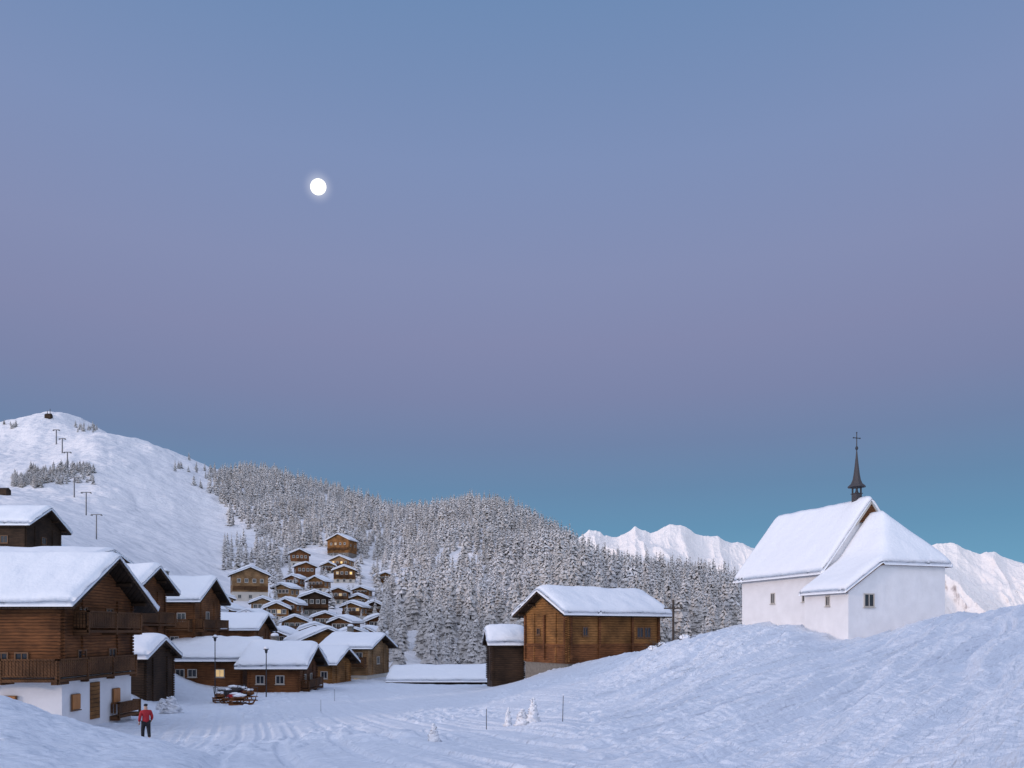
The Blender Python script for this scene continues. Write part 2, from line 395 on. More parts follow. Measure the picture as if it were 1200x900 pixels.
def ridged(x, y, o, seed, g=.55):
    a = 1.; t = 0; s = 0; prev = 1.
    for k in range(o):
        n = 1 - np.abs(2 * vn(x * 2 ** k + 13.7 * k, y * 2 ** k + 5.1 * k, seed + k) - 1); n = n * n
        t = t + a * n * (.35 + .65 * prev); s += a; a *= g; prev = n
    return t / s
def mountains(name, sky, D, u0, u1, label, rib=260., diag=0., amp_=.05, jg=8.):
    uu = np.arange(u0, u1, .8); dd = np.linspace(D * .74, D * 1.08, 260)
    A, B = np.meshgrid(uu, dd)
    X = (A - U0) / F * D; Y = B
    jag = jg * (ridged(A / 30., A * 0 + 3., 4, 501, .5) - .42)
    top = np.interp(A, [s[0] for s in sky], [(V0 - s[1]) / F * D for s in sky]) + jag / F * D
    t = (B - D * .74) / (D * .26)
    t2 = np.where(t <= 1, t, 1 - (t - 1) * 1.5)
    z = -120 + (top + 120) * np.clip(t2, 0, 1) ** 1.0
    wx = X + diag * Y + 120 * fbm(X / 500, Y / 500, 4, 4)
    r = ridged(wx / rib, Y / (rib * 2.4), 5, 77, .55)
    z = z + D * amp_ * (r - .5) * np.clip(1.35 - t2 * 1.15, .16, 1)
    Xr = (A - U0) / F * B
    idx = np.arange(A.size).reshape(A.shape)
    Fq = np.stack([idx[:-1, :-1], idx[:-1, 1:], idx[1:, 1:], idx[1:, :-1]], -1).reshape(-1, 4)
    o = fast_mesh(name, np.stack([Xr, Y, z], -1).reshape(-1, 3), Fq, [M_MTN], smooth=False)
    tag(o, label, None, kind='structure'); return o
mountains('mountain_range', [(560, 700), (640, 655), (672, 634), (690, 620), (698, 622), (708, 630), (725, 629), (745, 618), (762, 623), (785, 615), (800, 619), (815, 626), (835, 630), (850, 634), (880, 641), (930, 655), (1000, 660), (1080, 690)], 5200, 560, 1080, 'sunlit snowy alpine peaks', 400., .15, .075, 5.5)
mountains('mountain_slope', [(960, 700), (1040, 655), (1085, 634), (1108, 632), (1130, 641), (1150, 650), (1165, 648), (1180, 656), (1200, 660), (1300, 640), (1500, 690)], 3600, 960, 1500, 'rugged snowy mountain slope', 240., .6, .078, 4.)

# ---------------------------------------------------------------- snow / roof heightfield caps
def capfield(name, f, x0, x1, y0, y1, step, t, mat, parent, low=.02, under=None, noise=.08, blur=2, seed=0, smooth=True):
    nx = max(4, int((x1 - x0) / step) + 1); ny = max(6, int((y1 - y0) / step) + 1)
    if ny % 2 == 0: ny += 1
    sx = np.linspace(-1, 1, nx); sy = np.linspace(-1, 1, ny)
    gx = x0 + (x1 - x0) * (np.sign(sx) * (1 - (1 - np.abs(sx)) ** 1.5) * .35 + sx * .65 + 1) / 2
    gy = y0 + (y1 - y0) * (np.sign(sy) * (1 - (1 - np.abs(sy)) ** 1.5) * .35 + sy * .65 + 1) / 2
    A, B = np.meshgrid(gx, gy, indexing='ij')
    Fz = f(A, B)
    if under is not None:
        topz = Fz; bot = Fz - under; A2, B2 = A, B
    else:
        Bl = Fz.copy()
        for _ in range(blur):
            P = np.pad(Bl, 1, mode='reflect', reflect_type='odd')
            Bl = (P[:-2, 1:-1] + P[2:, 1:-1] + P[1:-1, :-2] + P[1:-1, 2:] + 2 * Bl) / 6
        ex = 1 - np.abs(2 * (A - x0) / (x1 - x0) - 1); ey = 1 - np.abs(2 * (B - y0) / (y1 - y0) - 1)
        dx = ex * (x1 - x0) / 2; dy = ey * (y1 - y0) / 2
        R = t * 1.1
        ed = np.clip(np.minimum(dx, dy) / R, 0, 1)
        e = .5 + .5 * np.sqrt(1 - (1 - ed) ** 2)
        topz = np.maximum(Bl, Fz - .1) + t * e * (1 + .5 * fbm(A / 2.3 + seed, B / 2.3, 3, seed)) + noise * fbm(A / .9 + seed, B / .9, 3, seed + 5)
        topz = np.maximum(topz, Fz + low + .05)
        bot = Fz + low
        wob = .22 * t / .5
        A2 = A + (dx < .01) * np.sign(A - (x0 + x1) / 2) * wob * fbm(B / .8 + seed, B * 0 + seed, 3, 3)
        B2 = B + (dy < .01) * np.sign(B - (y0 + y1) / 2) * wob * fbm(A / .8 + seed, A * 0 + seed, 3, 4)
    V = np.concatenate([np.stack([A2, B2, topz], -1).reshape(-1, 3), np.stack([A, B, bot], -1).reshape(-1, 3)])
    n = nx * ny; I = np.arange(n).reshape(nx, ny)
    q = np.stack([I[:-1, :-1], I[1:, :-1], I[1:, 1:], I[:-1, 1:]], -1).reshape(-1, 4)
    fs = [q, (q + n)[:, ::-1]]
    for e in (I[:, 0], I[::-1, -1], I[0, ::-1], I[-1, :]):
        fs.append(np.stack([e[:-1], e[:-1] + n, e[1:] + n, e[1:]], -1)[:, ::-1])
    return fast_mesh(name, V, np.concatenate(fs), [mat], smooth=smooth, parent=parent)

def face_matrix(face, L, W, a, z):
    if face == 'F': return Matrix(((0, 0, 1, L / 2), (1, 0, 0, a), (0, 1, 0, z), (0, 0, 0, 1)))
    if face == 'K': return Matrix(((0, 0, -1, -L / 2), (-1, 0, 0, a), (0, 1, 0, z), (0, 0, 0, 1)))
    if face == 'N': return Matrix(((1, 0, 0, a), (0, 0, -1, -W / 2), (0, 1, 0, z), (0, 0, 0, 1)))
    return Matrix(((-1, 0, 0, a), (0, 0, 1, W / 2), (0, 1, 0, z), (0, 0, 0, 1)))
_wc = {}
def window(parent, M, w, h, glass=None, frame=None, shut=False, name='window', bars=True):
    glass = glass or M_GLASS; frame = frame or M_FRAME
    key = (round(w, 2), round(h, 2), glass.name, frame.name, shut, bars)
    if key not in _wc:
        b = MB(); t = .07 if h < .97 else .12; dp = .06
        b.box((0, h / 2 - t / 2, dp / 2), (w, t, dp)); b.box((0, -h / 2 + t / 2, dp / 2), (w, t, dp))
        b.box((-w / 2 + t / 2, 0, dp / 2), (t, h - 2 * t, dp)); b.box((w / 2 - t / 2, 0, dp / 2), (t, h - 2 * t, dp))
        if bars: b.box((0, 0, dp / 2 - .01), (.045, h - 2 * t, dp - .02))
        b.box((0, 0, .0), (w - 2 * t, h - 2 * t, .03), 1)
        b.box((0, -h / 2 - .04, .06), (w + .12, .05, .12), 0)
        if shut:
            for s in (-1, 1): b.box((s * (w / 2 + w * .26), 0, .03), (w * .48, h, .04), 2)
        o = b.obj(name, [frame, glass, M_ORANGE], parent); _wc[key] = o.data
    else:
        o = bpy.data.objects.new(name, _wc[key]); COL.objects.link(o); o.parent = parent
    o.matrix_local = M
    return o
def balcony(parent, face, L, W, a0, a1, z, depth=1.0, h=.95, name='balcony', mat=None, ends=True):
    mat = mat or M_RAIL
    t = MB(); ln = a1 - a0
    t.box(((a0 + a1) / 2, -.07, depth / 2), (ln, .14, depth))
    n = max(2, int(ln / .17))
    t.box(((a0 + a1) / 2, h, depth - .04), (ln, .08, .12)); t.box(((a0 + a1) / 2, .14, depth - .04), (ln, .06, .07))
    for k in range(n): t.box((a0 + ln * (k + .5) / n, h / 2 + .05, depth - .04), (ln / n * .82, h - .14, .03))
    if ends:
        m = max(2, int(depth / .17))
        for e in (a0 + .05, a1 - .05):
            t.box((e, h, depth / 2), (.1, .08, depth - .14))
            for k in range(m): t.box((e, h / 2 + .05, depth * (k + .5) / (m + 1)), (.03, h - .14, .12))
    np_ = max(2, int(ln / 2.4) + 1)
    for k in range(np_):
        xx = a0 + .06 + (ln - .12) * k / (np_ - 1)
        t.box((xx, .5 * h - .1, depth - .03), (.12, h + .3, .1))
        t.box((xx, -.2, depth * .45), (.1, .14, depth * .9))
    o = t.obj(name, mat, parent)
    o.matrix_local = face_matrix(face, L, W, 0, z)
    return o

CH_GROUP = 'chalets in the snowy village'
def chalet(origin, yaw, W, L, H, rise, label, wood=None, base=None, hb=0.0, oe=.7, og=.9, snow=.55, step=.3, wins=(), balcs=(), chim=(), name='chalet', seed=0, cat='house', group=CH_GROUP, notch=True):
    wood = wood or M_WOOD
    e = empty(name, origin, yaw, label, cat, group)
    slope = rise / (W / 2 + oe); zr = H + slope * W / 2
    wl = MB(); wl.prism_x([(-W / 2, (hb if base else -2) - .02), (W / 2, (hb if base else -2) - .02), (W / 2, H), (0, zr), (-W / 2, H)], -L / 2, L / 2)
    if notch and step < .35:
        z = hb + .1
        while z < H - .2:
            for sx_ in (-1, 1):
                for sy_ in (-1, 1):
                    wl.box((sx_ * (L / 2 + .06), sy_ * (W / 2 - .1), z), (.12, .15, .13)); wl.box((sx_ * (L / 2 - .1), sy_ * (W / 2 + .06), z + .09), (.15, .12, .13))
            z += .18
        for fy in (-.25, .25):
            for sx_ in (-1, 1):
                z = hb + .1
                while z < H: wl.box((sx_ * (L / 2 + .05), fy * W, z), (.1, .14, .13)); z += .18
    wl.obj('wall', wood, e)
    if base:
        b = MB(); b.box((0, 0, (hb - 2.5) / 2), (L - .1, W - .1, hb + 2.5)); b.obj('base_wall', base, e)
    f = lambda A, B: zr + .17 + .0 * A - np.abs(B) * slope
    capfield('roof', f, -L / 2 - og, L / 2 + og, -W / 2 - oe, W / 2 + oe, 2.0, 0, M_ROOF, e, under=.15, smooth=False)
    if step < .35:
        rb = MB()
        for sy_ in (-1, -.5, 0, .5, 1):
            y = sy_ * (W / 2 - .1); rb.box((0, y, zr - abs(y) * slope - .12), (L + og * 1.7, .16, .2))
        for sx_ in (-1, 1):
            for sg in (-1, 1):
                ang = math.atan(slope) * -sg; ln = (W / 2 + oe) / math.cos(ang)
                M = Matrix.Translation((sx_ * (L / 2 + og + .02), sg * (W / 2 + oe) / 2, zr + .1 - slope * (W / 2 + oe) / 2)) @ Matrix.Rotation(ang, 4, 'X')
                rb.box((0, 0, 0), (.05, ln, .2), 0, M)
        rb.obj('roof_beams', M_WOODD, e)
    capfield('roof_snow', f, -L / 2 - og - .08, L / 2 + og + .08, -W / 2 - oe - .1, W / 2 + oe + .1, step, snow, M_RSNOW, e, seed=seed, blur=3 if step < .35 else 1)
    for (face, a, z, w, h, lit, shut) in wins:
        g = {0: M_GLASS, 1: M_LIT, 2: M_LITP}[lit]
        window(e, face_matrix(face, L, W, a, z), w, h, g, M_FRAME if seed % 2 else M_FRAMEB, shut)
    for bc in balcs:
        balcony(e, bc[0], L, W, *bc[1:])
    for (cx, cy) in chim:
        c = MB(); zc = zr - abs(cy) * slope
        c.box((cx, cy, zc + .5), (.6, .6, 1.6)); c.box((cx, cy, zc + 1.34), (.75, .75, .08)); c.obj('chimney', M_STONE, e)
        s = MB(); s.lathe([(.36, zc + 1.38), (.4, zc + 1.5), (.3, zc + 1.64), (.1, zc + 1.7)], 8, (cx, cy)); s.obj('chimney_snow', M_RSNOW, e, True)
    return e
def chalet_c(uc, d, veave, W, L, H, rise, label, yaw=0, **k):
    """position given by its near corner (side wall / right gable)"""
    yaw = math.radians(yaw); oe = k.get('oe', .7)
    slope = rise / (W / 2 + oe)
    zc = (V0 - veave) / F * (d - oe) + slope * oe
    cx = (uc - U0) / F * d; c, s = math.cos(yaw), math.sin(yaw)
    lx, ly = L / 2, -W / 2
    return chalet((cx - (lx * c - ly * s), d - (lx * s + ly * c), zc - H), yaw, W, L, H, rise, label, **k)

# big near chalet
bw = [('N', 5.0, 3.25, .7, .8, 0, False), ('N', 6.0, 3.25, .7, .8, 0, False), ('N', 1.5, 3.25, .7, .8, 0, False), ('N', -2, 3.25, .8, .85, 0, False),
      ('N', 5.4, 1.1, .75, .8, 0, False), ('N', 2.0, 1.1, .75, .8, 0, False),
      ('F', -1.8, 3.3, .8, .9, 0, False), ('F', 1.2, 3.3, .8, .9, 0, False), ('F', -1.7, 5.5, .8, .9, 0, False), ('F', .9, 5.5, .8, .9, 0, False),
      ('F', -2.4, 1.1, .7, .8, 0, False), ('F', 1.6, 1.1, .7, .8, 0, False)]
big = chalet_c(73, 38, 714, 7.0, 16, 6.3, 2.7, 'large dark brown log chalet with white base and balconies', base=M_PLASTER, hb=2.4, wood=M_WOOD, oe=.9, og=1.0, snow=.52, step=.2,
         wins=bw, balcs=[('N', -8, 8.35, 2.35, 1.0), ('F', -4.45, 3.3, 2.35, .38), ('F', -2.6, 3.0, 4.75, .8), ('F', 1.0, 3.5, .0, .5, .7)], chim=[(1.0, 1.2)], seed=2)
for a, f_ in ((5.4, 'N'), (2.0, 'N'), (-2.4, 'F'), (1.6, 'F')):
    M = face_matrix(f_, 16 - .1, 7.0 - .1, a, 1.1)
    for k in (-1, 1):
        sh = MB(); sh.box((k * .17, 0, .14), (.32, .75, .04), 0, M); sh.obj('shutter', M_ORANGE, big)
dr = MB(); M = face_matrix('F', 15.9, 6.9, -.5, 1.0); dr.box((0, 0, .04), (.85, 1.95, .08), 0, M); dr.obj('door', M_WOOD2, big)

chalet_c(30, 90, 617, 7, 11, 4, 2.4, 'small dark chalet under thick snow on a rise', wins=[('N', 3, 2.2, .9, .9, 0, False), ('F', 0, 2.4, .9, .9, 0, False)], step=.3, seed=2, snow=.75, wood=M_WOODD)
chalet_c(100, 72, 659, 7, 20, 4, 1.3, 'low chalet with broad flat snow roof', oe=.9, step=.34, seed=3, wood=M_WOODD)
chalet_c(153, 60, 694, 6, 7, 8, 2.0, 'tall narrow brown wooden chalet', wins=[('F', -1, 6.2, .8, .9, 0, False), ('F', 1.2, 6.2, .8, .9, 0, False), ('F', -1, 3.8, .8, .9, 0, False), ('F', 1, 3.8, .8, .9, 0, False)], balcs=[('F', -3, 3, 5.2, .9)], seed=5)
chalet_c(227, 78, 707, 7, 7.5, 8, 2.5, 'brown chalet with long wooden balconies', wood=M_WOODR, wins=[('N', -2, 6.2, .9, .9, 0, False), ('N', .4, 6.2, .9, .9, 0, False), ('N', 2.5, 6.2, .9, .9, 0, False), ('N', -1, 3.8, .9, .9, 0, False), ('N', 1.8, 3.8, .9, .9, 0, False), ('F', 0, 6.4, .9, .9, 0, False)],
         balcs=[('N', -3.7, 3.7, 5.0, 1.0), ('F', -3.4, 3.4, 5.0, 1.0), ('N', -3.7, 3.7, 2.6, 1.0)], chim=[(-1, 0.5)], seed=5)
chalet_c(170, 55, 775, 4.6, 2.6, 3.6, 1.3, 'little shed under deep snow', oe=.5, og=.4, snow=.7, step=.25, seed=6, wood=M_WOODD)
chalet_c(283, 75, 777, 7, 7.2, 3.2, 1.7, 'low brown wooden chalet with thick roof snow', wood=M_WOOD, wins=[('N', -2.4, 1.9, .9, .8, 0, False), ('N', -1.2, 1.9, .9, .8, 0, False), ('N', 1.5, 1.9, .9, .8, 2, False), ('F', 0, 2.1, .9, .9, 0, False)], snow=.8, seed=7, step=.25)
chalet_c(350, 70, 786, 6.5, 4.6, 3.0, 1.9, 'small brown wooden chalet beside the path', wood=M_WOOD, wins=[('F', -1.2, 1.8, .7, .8, 0, False), ('F', 1, 1.8, .7, .8, 0, False), ('N', -1.2, 1.8, .8, .8, 0, False), ('N', .6, 1.8, .8, .8, 0, False)], balcs=[('F', -2.6, 2.6, .9, .8, .8)], snow=.8, seed=9, step=.25, chim=[(-1, .4)])
chalet_c(430, 92, 762, 7, 5.2, 4.9, 1.6, 'light larch chalet with balcony and lit window', yaw=-12, wood=M_WOODL, base=M_CREAM, hb=1.6, wins=[('N', -1.6, 3.9, .9, .9, 0, False), ('N', 0, 3.9, .9, .9, 0, False), ('N', 1.6, 3.9, .9, .9, 0, False), ('N', -.4, 2.1, .9, .9, 1, False), ('N', -1.8, .8, .9, .9, 0, False), ('N', 1.3, .8, .9, .9, 2, False), ('F', 0, 3.3, .9, .9, 0, False)],
         balcs=[('N', -2.6, 2.6, 2.8, .9)], seed=9, chim=[(-1.2, .3)])
chalet_c(388, 84, 781, 5.5, 3.0, 3.4, 1.6, 'small brown chalet with snowy roof', yaw=-10, wood=M_WOOD2, wins=[('N', -.7, 2.1, .8, .8, 0, False), ('N', .7, 2.1, .8, .8, 0, False)], seed=11)
chalet_c(352, 104, 754, 7, 5.5, 4, 1.8, 'brown chalet with snow laden roof', yaw=-60, wood=M_WOOD2, wins=[('F', -1.5, 2.8, .9, .9, 0, False), ('F', 1.2, 2.8, .9, .9, 0, False), ('N', -1, 2.3, .9, .9, 2, False), ('N', 1, 2.3, .9, .9, 0, False)], seed=11)
chalet_c(297, 100, 740, 6.5, 5, 4.5, 2.0, 'reddish chalet with snow laden roof', wood=M_WOODR, wins=[('N', -1, 2.8, .9, .9, 0, False), ('N', 1.3, 2.8, .9, .9, 0, False), ('F', 0, 3, .9, .9, 0, False)], seed=13)
chalet_c(571, 89, 801, 7, 11.2, 3, 1.35, 'long low building nearly buried in snow', wood=M_WOODD, snow=.62, og=.4, seed=13, wins=[('N', -5.2, 2, .9, .6, 0, False)])

# ---- hillside chalets: bearing, base line, apparent width, facing
hill = [(351, 664, 30, -74), (401, 654, 38, -104), (401, 668, 32, -96), (404, 683, 34, -82), (357, 681, 31, -66), (449, 686, 26, -66), (374, 694, 30, -106), (396, 708, 33, -76),
        (336, 706, 30, -108), (368, 722, 44, -72), (416, 727, 32, -102), (405, 748, 36, -110), (324, 727, 38, -74), (297, 748, 44, -104), (345, 746, 40, -72),
        (292, 705, 56, -66), (264, 738, 38, -102), (380, 742, 32, -72), (436, 764, 34, -106), (425, 701, 26, -96), (442, 743, 28, -72), (260, 714, 32, -66),
        (438, 723, 24, -80), (412, 767, 34, -70), (328, 764, 38, -104), (368, 763, 36, -74),
        (346, 692, 22, -104), (384, 672, 20, -72), (308, 724, 28, -74), (420, 712, 22, -84), (300, 766, 40, -72), (262, 760, 40, -70), (240, 737, 34, -104), (340, 725, 24, -100)]
cols = [M_WOODR, M_WOODD, M_WOOD2, M_WOODL]
cnames = {M_WOODR.name: 'reddish brown', M_WOODD.name: 'nearly black', M_WOOD2.name: 'warm brown', M_WOODL.name: 'light larch'}
rnd = random.Random(5)
HOUSE_XY = []
for i, (u, v, w, yw) in enumerate(hill):
    d = cast(u, v, 100); Wd = w * d / F / 1.40
    Wd = min(max(Wd, 4.6), 10)
    Lh = Wd * rnd.uniform(.7, .9); H = Wd * rnd.choice([.5, .6, .7, .78]); rs = Wd * rnd.uniform(.22, .29)
    p = at(u, d)
    back = Lh / 2
    x = p.x + (u - U0) / F * back; y = d + back
    HOUSE_XY.append((x, y, Wd))
    wd = cols[[0, 2, 3, 2, 0, 2, 2, 0, 3, 1, 2, 0, 2][i % 13]]
    wins = []
    for a in (-.32, -.11, .11, .32):
        wins.append(('F', a * Wd, H * .80, .9, 1.0, (2 if (i, a) in ((1, -.11), (3, -.32), (12, .11), (10, .32), (18, -.11), (7, .11)) else (1 if (i, a) in ((2, -.32), (3, .32), (2, .11)) else 0)), False))
    for a in (-.3, 0, .3):
        wins.append(('F', a * Wd, H * .2, .9, 1.0, 0, False))
    for a in (-.25, .25):
        wins.append(('N', a * Lh, H * .72, .9, .95, 0, False)); wins.append(('S', a * Lh, H * .72, .9, .95, 0, False))
    chalet((x, y, min(p.z, hz(x, y)) - .1), math.radians(yw), Wd, Lh, H, rs, cnames[wd.name] + ' wooden chalet on the snowy hillside', wood=wd, base=M_CREAM if i % 4 != 1 else M_STONE, hb=H * rnd.choice([.3, .38, .42]), oe=.6, og=.6, snow=rnd.uniform(.6, .85), step=.6,
           wins=wins, balcs=[('F', -Wd * .48, Wd * .48, H * .48, .6, .7)] if i % 4 else (), seed=21 + 2 * i, notch=False)

# ---------------------------------------------------------------- brown barn
phi = math.radians(33); Lb, Wb = 10.6, 6.5
gx, gy = 4.7, 65.0
c, s = math.cos(phi), math.sin(phi); lx, ly = -Lb / 2, -Wb / 2
zc = 1.6; Hb = 6.0
barn = chalet((gx - (lx * c - ly * s), gy - (lx * s + ly * c), zc - Hb), phi, Wb, Lb, Hb, 2.1, 'two storey brown log barn on stone base', wood=M_WOOD2, base=M_STONE, hb=1.7,
       oe=.7, og=.85, snow=.68, step=.2, seed=30, name='log_barn', cat='barn', group=None,
       wins=[('N', -3.4, 4.4, .6, .8, 0, False), ('N', 2.9, 4.3, .8, .95, 0, False), ('N', 3.8, 4.3, .8, .95, 0, False), ('K', 1.0, 4.4, .55, .6, 0, False)])
for a in (-5.0, -1.9, 1.9, 5.1):
    b = MB(); M = face_matrix('N', Lb, Wb, a, 3.9); b.box((0, 0, .09), (.2, 3.9, .18), 0, M); b.obj('corner_beam', M_WOOD, barn)
for a in (-3.0, 0, 3.0):
    b = MB(); M = face_matrix('K', Lb, Wb, a, 3.9); b.box((0, 0, .09), (.18, 3.9, .18), 0, M); b.obj('corner_beam', M_WOOD, barn)
b = MB(); b.box((0, -Wb / 2 - .05, 3.2), (Lb, .12, .25)); b.obj('floor_beam', M_WOOD, barn)
b = MB(); b.box((-Lb / 2 - .05, 0, 3.2), (.12, Wb - .1, .25)); b.obj('floor_beam', M_WOOD, barn)
b = MB(); b.box((0, -Wb / 2 - .02, 2.36), (Lb - .02, .04, 1.4)); b.obj('lower_boarding', M_WOOD, barn)
b = MB(); b.box((-Lb / 2 - .02, 0, 2.36), (.04, Wb - .02, 1.4)); b.obj('lower_boarding', M_WOOD, barn)
chalet_c(614, 72, 758, 4.4, 3.0, 3.4, 1.3, 'small black shed beside the barn', yaw=8, wood=M_WOODD, oe=.45, og=.4, snow=.75, seed=32, name='wooden_shed', cat='shed', group=None, step=.2)

# ---------------------------------------------------------------- chapel
chp = empty('chapel', (21.9, 50.0, 0), math.radians(-72), 'white plastered chapel with thick roof snow and turret', 'chapel')
b = MB()
sl = 1.25; zr = 9.3; yc = 5.65; hw = 3.75
b.prism_x([(yc - hw, -3), (yc + hw, -3), (yc + hw, zr - hw * sl), (yc, zr), (yc - hw, zr - hw * sl)], -14.4, -4.3)
b.obj('nave_wall', M_PLASTER, chp)
b = MB(); b.prism_x([(0, -3), (8.1, -3), (8.1, 4.55), (2.9, 4.55), (0, 2.63)], -4.25, 0)
b.obj('choir_wall', M_PLASTER, chp)
b = MB()
b.prism_x([(yc - 1.1, zr - 1.1 * sl - .03), (yc + 1.1, zr - 1.1 * sl - .03), (yc, zr - .03)], -4.29, -4.10); b.obj('gable_boards', M_WOOD, chp)
fn = lambda A, B: zr + .15 - np.abs(B - yc) * sl
capfield('nave_roof', fn, -14.8, -4.22, yc - hw - .45, yc + hw + .45, 2, 0, M_FRAMEB, chp, under=.09, smooth=False)
capfield('nave_roof_snow', fn, -14.9, -4.02, yc - hw - .58, yc + hw + .58, .2, .5, M_RSNOW, chp, seed=51, noise=.05)
b = MB()
for sg in (-1, 1):
    ang = math.atan(sl) * -sg; ln = 1.35 / math.cos(ang)
    M = Matrix.Translation((-4.04, yc + sg * .675, zr + .05 - sl * .675)) @ Matrix.Rotation(ang, 4, 'X')
    b.box((0, 0, 0), (.08, ln, .10), 0, M)
b.obj('gable_fascia', M_FRAME, chp)
def fc(A, B):
    near = np.maximum(4.6 + (B - 2.9) * 1.30, 4.6 + (B - 2.9) * .665)
    farp = 4.6 + (8.15 - B) * 1.35
    hip = 4.6 - 1.2 * A
    return np.minimum(np.minimum(near, farp), np.where(B < 2.6, 99, hip)) + .14
capfield('choir_roof', fc, -4.28, .22, -.35, 8.35, .2, 0, M_FRAMEB, chp, under=.09, smooth=False)
capfield('choir_roof_snow', fc, -4.28, .30, -.5, 8.45, .14, .5, M_RSNOW, chp, seed=55, noise=.04, blur=8)
window(chp, Matrix(((0, 0, 1, 0), (1, 0, 0, 1.65), (0, 1, 0, 2.05), (0, 0, 0, 1))), .85, .9, M_GLASS, M_FRAME)
window(chp, Matrix(((1, 0, 0, -1.9), (0, 0, -1, 0), (0, 1, 0, 2.05), (0, 0, 0, 1))), .4, .7, M_GLASS, M_FRAME)
window(chp, Matrix(((1, 0, 0, -10.3), (0, 0, -1, yc - hw), (0, 1, 0, 2.6), (0, 0, 0, 1))), .5, .85, M_GLASS, M_FRAME)
window(chp, Matrix(((1, 0, 0, -6.6), (0, 0, -1, yc - hw), (0, 1, 0, 2.6), (0, 0, 0, 1))), .5, .85, M_GLASS, M_FRAME)
# bell turret
tx, ty = -5.5, yc
tz = zr - .1
b = MB(); b.box((tx, ty, tz + .35), (.5, .5, 1.3)); b.box((tx, ty, tz + 1.02), (.6, .6, .05))
for a in (-1, 1):
    for q in (-1, 1): b.box((tx + a * .2, ty + q * .2, tz + 1.27), (.09, .09, .46))
b.box((tx, ty, tz + 1.5), (.62, .62, .06)); b.obj('bell_turret', M_SPIRE, chp)
b = MB(); b.lathe([(.04, tz + 1.44), (.06, tz + 1.42), (.08, tz + 1.3), (.10, tz + 1.18), (.14, tz + 1.1), (.12, tz + 1.08)], 12, (tx, ty)); b.obj('bell', M_METAL, chp, True)
b = MB(); b.lathe([(.66, tz + 1.5), (.64, tz + 1.55), (.43, tz + 1.74), (.30, tz + 2.05), (.23, tz + 2.45), (.16, tz + 3.0), (.085, tz + 3.7), (.03, tz + 4.3)], 8, (tx, ty), 0, True); b.obj('spire', M_SPIRE, chp)
b = MB(); b.lathe([(.02, tz + 4.22), (.08, tz + 4.3), (.11, tz + 4.4), (.08, tz + 4.5), (.02, tz + 4.56)], 12, (tx, ty))
b.cyl((tx, ty, tz + 4.45), (tx, ty, tz + 5.55), .035, .03, 8)
b.cyl((tx, ty - .3, tz + 5.15), (tx, ty + .3, tz + 5.15), .032, .032, 8)
for q in ((0, -.3, 5.15), (0, .3, 5.15), (0, 0, 5.55)):
    b.lathe([(.01, tz + q[2] - .06), (.06, tz + q[2]), (.01, tz + q[2] + .06)], 8, (tx, ty + q[1]))
b.obj('cross', M_METAL, chp)

# ---------------------------------------------------------------- trees
def tree_geo(seed, nt, nb, R=1.9, H=9.0):
    r = random.Random(seed); V = []; Fc = []; mi = []
    n = 5
    for k in range(n):
        a = 2 * math.pi * k / n; V.append((.16 * math.cos(a), .16 * math.sin(a), -1.0))
    V.append((0, 0, H * .95))
    for k in range(n): Fc.append((k, (k + 1) % n, n)); mi.append(1)
    for k in range(nt):
        f = k / (nt - 1.)
        z = H * (.06 + .90 * f); rr = R * (1 - f) ** .8 + .10
        m = max(3, int(nb * (1 - .5 * f)))
        a0 = r.random() * 6.28
        for j in range(m):
            if r.random() < .10: continue
            a = a0 + 2 * math.pi * j / m + r.uniform(-.3, .3)
            q = rr * r.uniform(.6, 1.25); zz = z + r.uniform(-.28, .28)
            w = q * r.uniform(.28, .46) + .06; dr = q * r.uniform(.2, .6)
            ca, sa = math.cos(a), math.sin(a); i = len(V)
            th = r.uniform(.18, .36) * (q + .3)
            def P(t, s, dz): V.append((ca * t - sa * s, sa * t + ca * s, zz + dz))
            P(.02, 0, th * .9); P(q * .6, 0, -dr * .25 + th * .55); P(q, 0, -dr)
            P(q * .5, w, -dr * .6 - th * .4); P(q * .5, -w, -dr * .6 - th * .4)
            Fc += [(i, i + 3, i + 1), (i, i + 1, i + 4), (i + 1, i + 3, i + 2), (i + 1, i + 2, i + 4)]; mi += [0] * 4
    return np.array(V), np.array(Fc), np.array(mi)
HI = [tree_geo(100 + k, 19, 11, R=(1.5, 1.85, 1.3, 1.65, 2.1)[k], H=9) for k in range(5)]
LO = [tree_geo(200 + k, 12, 8, R=(1.5, 1.9, 1.35, 1.7)[k], H=9) for k in range(4)]
pts = []
cell = 4.6
rx = np.random.RandomState(3)
for yy in np.arange(112, 810, cell):
    um = np.interp(yy, [110, 250, 330, 350, 400, 430, 470, 550, 620, 700, 800], [458, 466, 445, 350, 300, 268, 244, 238, 262, 286, 292])
    for xx in np.arange((um - 22 - U0) / F * yy, (900 - U0) / F * yy, cell):
        x = xx + rx.uniform(-2.2, 2.2); y = yy + rx.uniform(-2.2, 2.2); u = U0 + F * x / y
        dmx = np.interp(u, [230, 300, 400, 500, 600, 700, 850, 900], [800, 675, 625, 545, 505, 475, 445, 430])
        u_r = u - 34 * (vn(y / 26, 3.3, 15) - .5) * (1 if y > 345 else .3)
        if u_r < um or y > dmx + 8: continue
        edge = (u_r - um) / 30
        if edge < 1 and rx.rand() > .30 + .70 * edge: continue
        if vn(x / 22, y / 22, 8) < .13: continue
        if rx.rand() < .08: continue
        pts.append((x, y, 1.18 + .45 * (vn(x / 30, y / 30, 19) - .5)))
def scatter(n, ua, ub, va, vb, sc=1.0):
    for _ in range(n):
        u = rx.uniform(ua, ub); v = rx.uniform(va, vb); d = cast(u, v, 112)
        pts.append(((u - U0) / F * d, d, sc * rx.uniform(.75, 1.15)))
